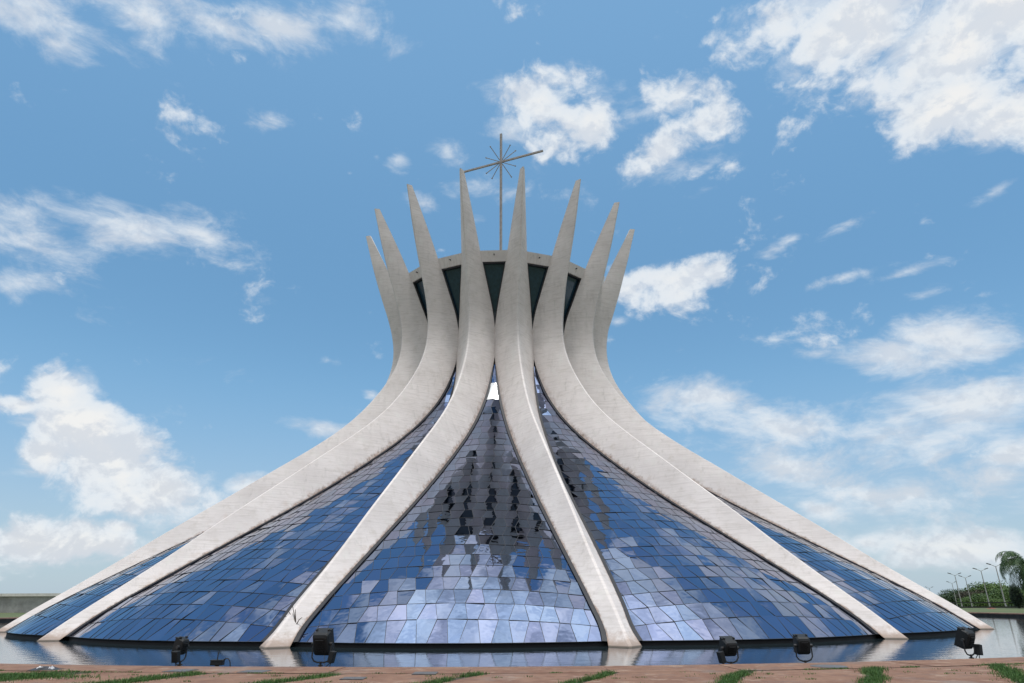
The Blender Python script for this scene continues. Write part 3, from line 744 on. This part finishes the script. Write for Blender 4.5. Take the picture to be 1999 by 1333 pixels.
# crumpled litter on the grass at the far left
LT = empty('litter', (0, 0, 0), label='crumpled dark plastic with white scraps lying on the grass at the lower left', cat='litter')
p = at_z(88, 1308, ZP); LT.location = (p.x, p.y, ZP+.01)
def crumple(cx, cy, sx, sy, h, seed, mat, name):
    r_ = random.Random(seed); mb = MB(); nx, ny = 9, 6; vs = []
    for j in range(ny):
        for i in range(nx):
            a_, b_ = i/(nx-1)*2-1, j/(ny-1)*2-1; k_ = max(0, 1-a_*a_)*max(0, 1-b_*b_)
            vs.append((cx+a_*sx*(1+r_.uniform(-.15, .15)), cy+b_*sy*(1+r_.uniform(-.15, .15)), h*(k_**.5)*r_.uniform(.35, 1.0)))
    mb.add(vs, [(j*nx+i, j*nx+i+1, (j+1)*nx+i+1, (j+1)*nx+i) for j in range(ny-1) for i in range(nx-1)]); mb.build(name, mat, LT)
crumple(0, 0, .30, .16, .075, 1, mat_plain('dark plastic', (.03, .03, .035), .5, .3), 'plastic_sheet')
crumple(-.08, -.06, .07, .05, .085, 2, mat_plain('white paper', (.7, .7, .7), .8, .05), 'paper_scrap')
crumple(.17, -.08, .06, .04, .09, 3, mat_plain('white paper scrap', (.6, .6, .62), .8, .05), 'paper_scrap')

# ------------------------------------------------------------------ far left concrete wall
wl = empty('concrete_wall', (0, 0, 0), label='long low grey concrete wall with pale top beyond the pool at the left edge', cat='wall')
WM = mat_plain('grey wall concrete', (.30, .295, .28), .85, .25, .7, bump=.3)
WC = mat_plain('pale wall coping', (.60, .57, .52), .85, .12, 1.0)
pts = [(-120, 45), (-100, 41.5), (-85, 39.6), (-69, 38.4), (-60, 38.2), (-50, 38.8), (-42, 40)]
wb = MB(); wc = MB()
for (x0, y0), (x1, y1) in zip(pts[:-1], pts[1:]):
    for j in range(3):
        A0 = Vector((x0+(x1-x0)*j/3, y0+(y1-y0)*j/3, 0)); A1 = Vector((x0+(x1-x0)*(j+1)/3, y0+(y1-y0)*(j+1)/3, 0))
        wb.bar(A0+Vector((0, 0, 1.15)), A1+Vector((0, 0, 1.15)), .8, 2.7, (0, 0, 1))
    wc.bar(Vector((x0, y0, 2.62)), Vector((x1, y1, 2.62)), 1.3, .38, (0, 0, 1))
wb.build('wall_body', WM, wl); wc.build('coping', WC, wl)

# ------------------------------------------------------------------ railing beyond the pool on the right
rl = empty('railing', (0, 0, 0), label='long low dark railing beyond the pool in front of the trees at right', cat='railing')
RM = mat_plain('dark rail', (.018, .018, .018), .6, .3)
r_ = MB(); rp = [Vector((x, y, 0)) for x, y in ((40, 47), (58, 42), (75, 36), (95, 28), (120, 17))]
for A0, A1 in zip(rp[:-1], rp[1:]):
    r_.bar(A0+Vector((0, 0, 1.02)), A1+Vector((0, 0, 1.02)), .10, .12, (0, 0, 1))
r_.build('top_rail', RM, rl)
r_ = MB()
for A0, A1 in zip(rp[:-1], rp[1:]): r_.bar(A0+Vector((0, 0, .42)), A1+Vector((0, 0, .42)), .14, .20, (0, 0, 1))
r_.build('kerb_beam', RM, rl)
for A0, A1 in zip(rp[:-1], rp[1:]):
    nn = int((A1-A0).length/6)
    for j in range(nn):
        q = A0.lerp(A1, j/nn); r_ = MB(); r_.bar(q+Vector((0, 0, .3)), q+Vector((0, 0, 1.0)), .06, .06, (0, 1, 0)); r_.build('post', RM, rl)
p = at_d(1938, 1195, 92); e_ = MB(); rr_ = random.Random(9); vs = [(0, 0, .13)]
for j in range(12): t = j/12*6.283; k_ = rr_.uniform(.7, 1.2); vs.append((1.0*k_*math.cos(t), .5*k_*math.sin(t), -.05))
e_.add(vs, [(0, 1+j, 1+(j+1) % 12) for j in range(12)], smooth=True)
o = e_.build('earth_mound', mat_plain('red earth', (.22, .07, .05), .95, .3, 4)); o.location = (p.x, p.y, gz(math.hypot(p.x, p.y))); tag(o, 'small heap of red earth on the lawn beyond the pool at right', 'earth heap')

# ------------------------------------------------------------------ street lamps
LM = mat_plain('grey lamp steel', (.30, .29, .27), .6, .15); LH = mat_plain('dark lamp head', (.10, .10, .10), .5, .2)
def street_lamp(xt, yt, dep, label):
    T_ = at_d(xt, yt, dep); g_ = -1.2 - (dep-110)*.0127
    root = empty('street_lamp', (T_.x, T_.y, g_), label=label, cat='street lamp', group='double arm street lamps beyond the pool')
    h = T_.z-g_
    m_ = MB(); m_.tube([(0, 0, -.5), (0, 0, h*.5), (0, 0, h-.25)], [.017*h, .0125*h, .008*h], 8); m_.build('pole', LM, root)
    for s_ in (-1, 1):
        d = Vector((RT0.x, RT0.y, 0))*s_
        a_ = MB(); a_.tube([Vector((0, 0, h-.35)), d*h*.05+Vector((0, 0, h-.1)), d*h*.11+Vector((0, 0, h+.12))], h*.0055, 6); a_.build('arm', LM, root)
        hd = MB(); q = d*h*.145+Vector((0, 0, h+.26)); hd.bar(q-d*h*.045-Vector((0, 0, h*.013)), q+d*h*.04+Vector((0, 0, h*.012)), h*.03, h*.017, (0, 0, 1)); hd.build('lamp_head', LH, root, bevel=.02)
for a_ in ((1943, 1103, 160, 'nearest and tallest double arm street lamp, beside the palm'), (1914.5, 1112, 176, 'second tallest double arm street lamp, left of the one beside the palm'),
           (1884, 1126, 215, 'shorter double arm street lamp, third counting leftward from the palm'), (1863.5, 1121, 200, 'taller lamp of the closely spaced left pair of street lamps'),
           (1858, 1137, 255, 'short thin street lamp just left of its taller neighbour, farthest of the five whole lamps'), (1814, 1147, 330, 'tiny far street lamp whose top shows above the rightmost white rib')):
    street_lamp(*a_)

# ------------------------------------------------------------------ trees
BARK = mat_plain('bark', (.10, .075, .055), .9, .3, 3)
def tree(px, ytop, dep, spread, c1, c2, seed, label, nleaf=7000, name='broadleaf_tree'):
    dep *= 1.55; spread *= 1.5; r_ = random.Random(seed); T_ = at_d(px, ytop, dep); g_ = -1.0-(dep-100)*.0127
    root = empty(name, (T_.x, T_.y, g_), label=label, cat='tree', group='trees beyond the railing')
    h = T_.z-g_; tr = MB()
    tr.tube([(0, 0, -.5), (.1, 0, h*.25), (.05, .1, h*.5)], [h*.035, h*.026, h*.016], 8)
    blobs = []
    for j in range(13):
        t = 6.283*j/13*2.4+r_.uniform(-.4, .4); q = r_.uniform(.25, .95); z = h*(.42+.42*(1-q**1.6)+r_.uniform(-.06, .05))
        b_ = Vector((math.cos(t)*spread*q*.8, math.sin(t)*spread*q*.8, z)); rad_ = spread*r_.uniform(.22, .38); blobs.append((b_, rad_, r_.uniform(.0, 1)))
        tr.tube([(.05, .05, h*.35), b_*.5+Vector((0, 0, h*.22)), b_], [h*.014, h*.009, h*.003], 5)
    blobs.append((Vector((0, 0, h-spread*.26)), spread*.28, .8))
    tr.build('trunk', BARK, root)
    lf = MB()
    for j in range(nleaf):
        b_, rd, tone = r_.choice(blobs)
        d = Vector((r_.gauss(0, 1), r_.gauss(0, 1), r_.gauss(0, 1))).normalized(); k_ = r_.uniform(.55, 1.08)
        p = b_+Vector((d.x*rd, d.y*rd, d.z*rd*.62))*k_
        sz = spread*r_.uniform(.016, .034)
        n_ = (d+Vector((r_.gauss(0, .6), r_.gauss(0, .6), r_.gauss(0, .6)+.5))).normalized(); a_ = n_.orthogonal().normalized(); a_ = Quaternion(n_, r_.uniform(0, 6.28)) @ a_; c_ = n_.cross(a_)
        lf.add([p-a_*sz, p+c_*sz*.55, p+a_*sz, p-c_*sz*.55], [(0, 1, 2, 3)], val=max(0, min(1, tone*.6+r_.uniform(0, .4))))
    lf.build('crown', mat_leaf('leaves '+str(seed), c1, c2), root, fattr='leafvar')
G1, G2 = (.022, .055, .014), (.12, .19, .035)
D1, D2 = (.016, .036, .016), (.050, .085, .026)
B1, B2 = (.035, .030, .020), (.080, .070, .040)
for a_ in ((1845, 1163, 190, 5.5, G1, G2, 21, 'low green tree at the left end of the tree row, touching the white rib'),
           (1868, 1149, 185, 6.5, D1, D2, 22, 'dark green tree behind the closely spaced pair of street lamps'),
           (1893, 1147, 180, 6.0, B1, B2, 23, 'dull brownish tree between the second and third lamp from the left'),
           (1929, 1134, 180, 8.0, G1, G2, 24, 'tallest rounded bright green tree behind the lamp right of centre of the row'),
           (1912, 1163, 150, 5.5, G1, (.11, .17, .03), 25, 'bright green bushy tree in front, right of the second tallest lamp'),
           (1960, 1150, 160, 8.0, G1, (.10, .16, .03), 26, 'leafy green tree between the nearest lamp and the palm'),
           (1990, 1146, 170, 9.0, D1, D2, 27, 'dark tree standing directly behind the palm'),
           (2040, 1140, 160, 10., D1, D2, 28, 'dark tree at the right edge behind the palm'),
           (1790, 1168, 230, 8.0, D1, D2, 29, 'far dark tree mostly hidden by the rightmost rib')):
    tree(*a_)
# distant wood as one mass closing the gaps
wd = MB(); r_ = random.Random(77)
for j in range(9000):
    x = r_.uniform(1790, 2100); dep = r_.uniform(390, 440); p = at_d(x, 1190, dep); top = 5.6+1.2*math.sin(x*.05)+.8*math.sin(x*.17)
    z = -5.2+top*1.1*math.sqrt(r_.random())*r_.uniform(.8, 1.0); sz = r_.uniform(.4, .8)
    n_ = Vector((r_.gauss(0, 1), r_.gauss(0, 1)-.8, r_.gauss(0, 1)+.4)).normalized(); a__ = n_.orthogonal().normalized(); c_ = n_.cross(a__)
    q = Vector((p.x, p.y, z)); wd.add([q-a__*sz, q+c_*sz*.6, q+a__*sz, q-c_*sz*.6], [(0, 1, 2, 3)], val=r_.random()*.7)
o = wd.build('distant_wood', mat_leaf('far foliage', D1, D2), fattr='leafvar'); tag(o, 'dark distant wood behind the row of trees at right', kind='stuff')

# ------------------------------------------------------------------ palm
def palm(px, ytop, dep, label):
    r_ = random.Random(4); T_ = at_d(px, ytop, dep); g_ = ZP-.05
    root = empty('palm_tree', (T_.x, T_.y, g_), label=label, cat='palm tree')
    h = T_.z-g_
    tr = MB()
    tr.tube([(.0, 0, -.3), (-.05, 0, h*.3), (-.05, 0, h*.6), (0, 0, h*.9)], [.30, .25, .22, .20], 10); tr.build('trunk', BARK, root)
    PM = mat_leaf('palm leaflets', (.020, .050, .020), (.075, .125, .040))
    top = Vector((0, 0, h*.88))
    for j in range(46):
        az = j*2.399+r_.uniform(-.15, .15); el = rad(r_.choice([75, 60, 45, 30, 15, 0, -15, -30, -45])+r_.uniform(-8, 8)); L = r_.uniform(3.9, 5.0)
        d = Vector((math.cos(az), math.sin(az), 0)); p = top.copy(); fr = MB(); pts = [p.copy()]; e = el
        nseg = 14
        for i in range(nseg):
            p = p+(d*math.cos(e)+Vector((0, 0, math.sin(e))))*(L/nseg); e -= rad(7.5+i*.75); pts.append(p.copy())
        fr.tube(pts, [.035*(1-i/(nseg+2)) for i in range(nseg+1)], 4, val=.6)
        sd_ = d.cross(Vector((0, 0, 1)))
        for i in range(1, nseg):
            for sub in (0, .33, .66):
                q = pts[i].lerp(pts[i+1], sub); t_ = (pts[i+1]-pts[i]).normalized()
                ll = .95*math.sin(math.pi*min(1, (i+.8)/(nseg+1)))**.6+.12
                for s_ in (-1, 1):
                    dirn = (sd_*s_*.75+t_*.45+Vector((0, 0, -.45+r_.uniform(-.3, .25)))).normalized(); wv_ = t_*.032
                    q2 = q+dirn*ll*.6; q3 = q+dirn*ll+Vector((0, 0, -ll*.28)); fr.add([q-wv_, q+wv_, q2+wv_, q2-wv_, q3], [(0, 1, 2, 3), (3, 2, 4)], val=r_.random())
        fr.build('frond', PM, root, fattr='leafvar')
palm(1999, 1092, 92, 'palm tree with drooping fronds at the right edge beyond the pool')
# shrub at the palm's foot
r_ = random.Random(8); p = at_d(1989, 1183, 95)
sh = empty('shrub', (p.x, p.y, ZP-.05), label='dark upright bush at the foot of the palm, at the right edge', cat='shrub')
s2 = MB(); s2.tube([(0, 0, -.2), (0, 0, 1.2), (.1, 0, 2.2)], [.09, .07, .03], 6); s2.build('stem', BARK, sh)
lf = MB()
for j in range(2600):
    d = Vector((r_.gauss(0, 1), r_.gauss(0, 1), r_.gauss(0, 1))).normalized()*r_.uniform(.5, 1); q = Vector((d.x*.75, d.y*.9, 1.6+d.z*1.6)); a_ = Vector((r_.gauss(0, 1), r_.gauss(0, 1), r_.gauss(0, 1))).normalized(); c_ = a_.orthogonal().normalized()
    lf.add([q-a_*.11, q+c_*.05, q+a_*.11, q-c_*.05], [(0, 1, 2, 3)], val=r_.random())
lf.build('foliage', mat_leaf('bush leaves', (.012, .026, .014), (.035, .055, .024)), sh, fattr='leafvar')

# ------------------------------------------------------------------ render settings
S.render.engine = 'CYCLES'
S.cycles.max_bounces = 8; S.cycles.glossy_bounces = 5; S.cycles.diffuse_bounces = 4
S.render.resolution_x = 1024; S.render.resolution_y = 683
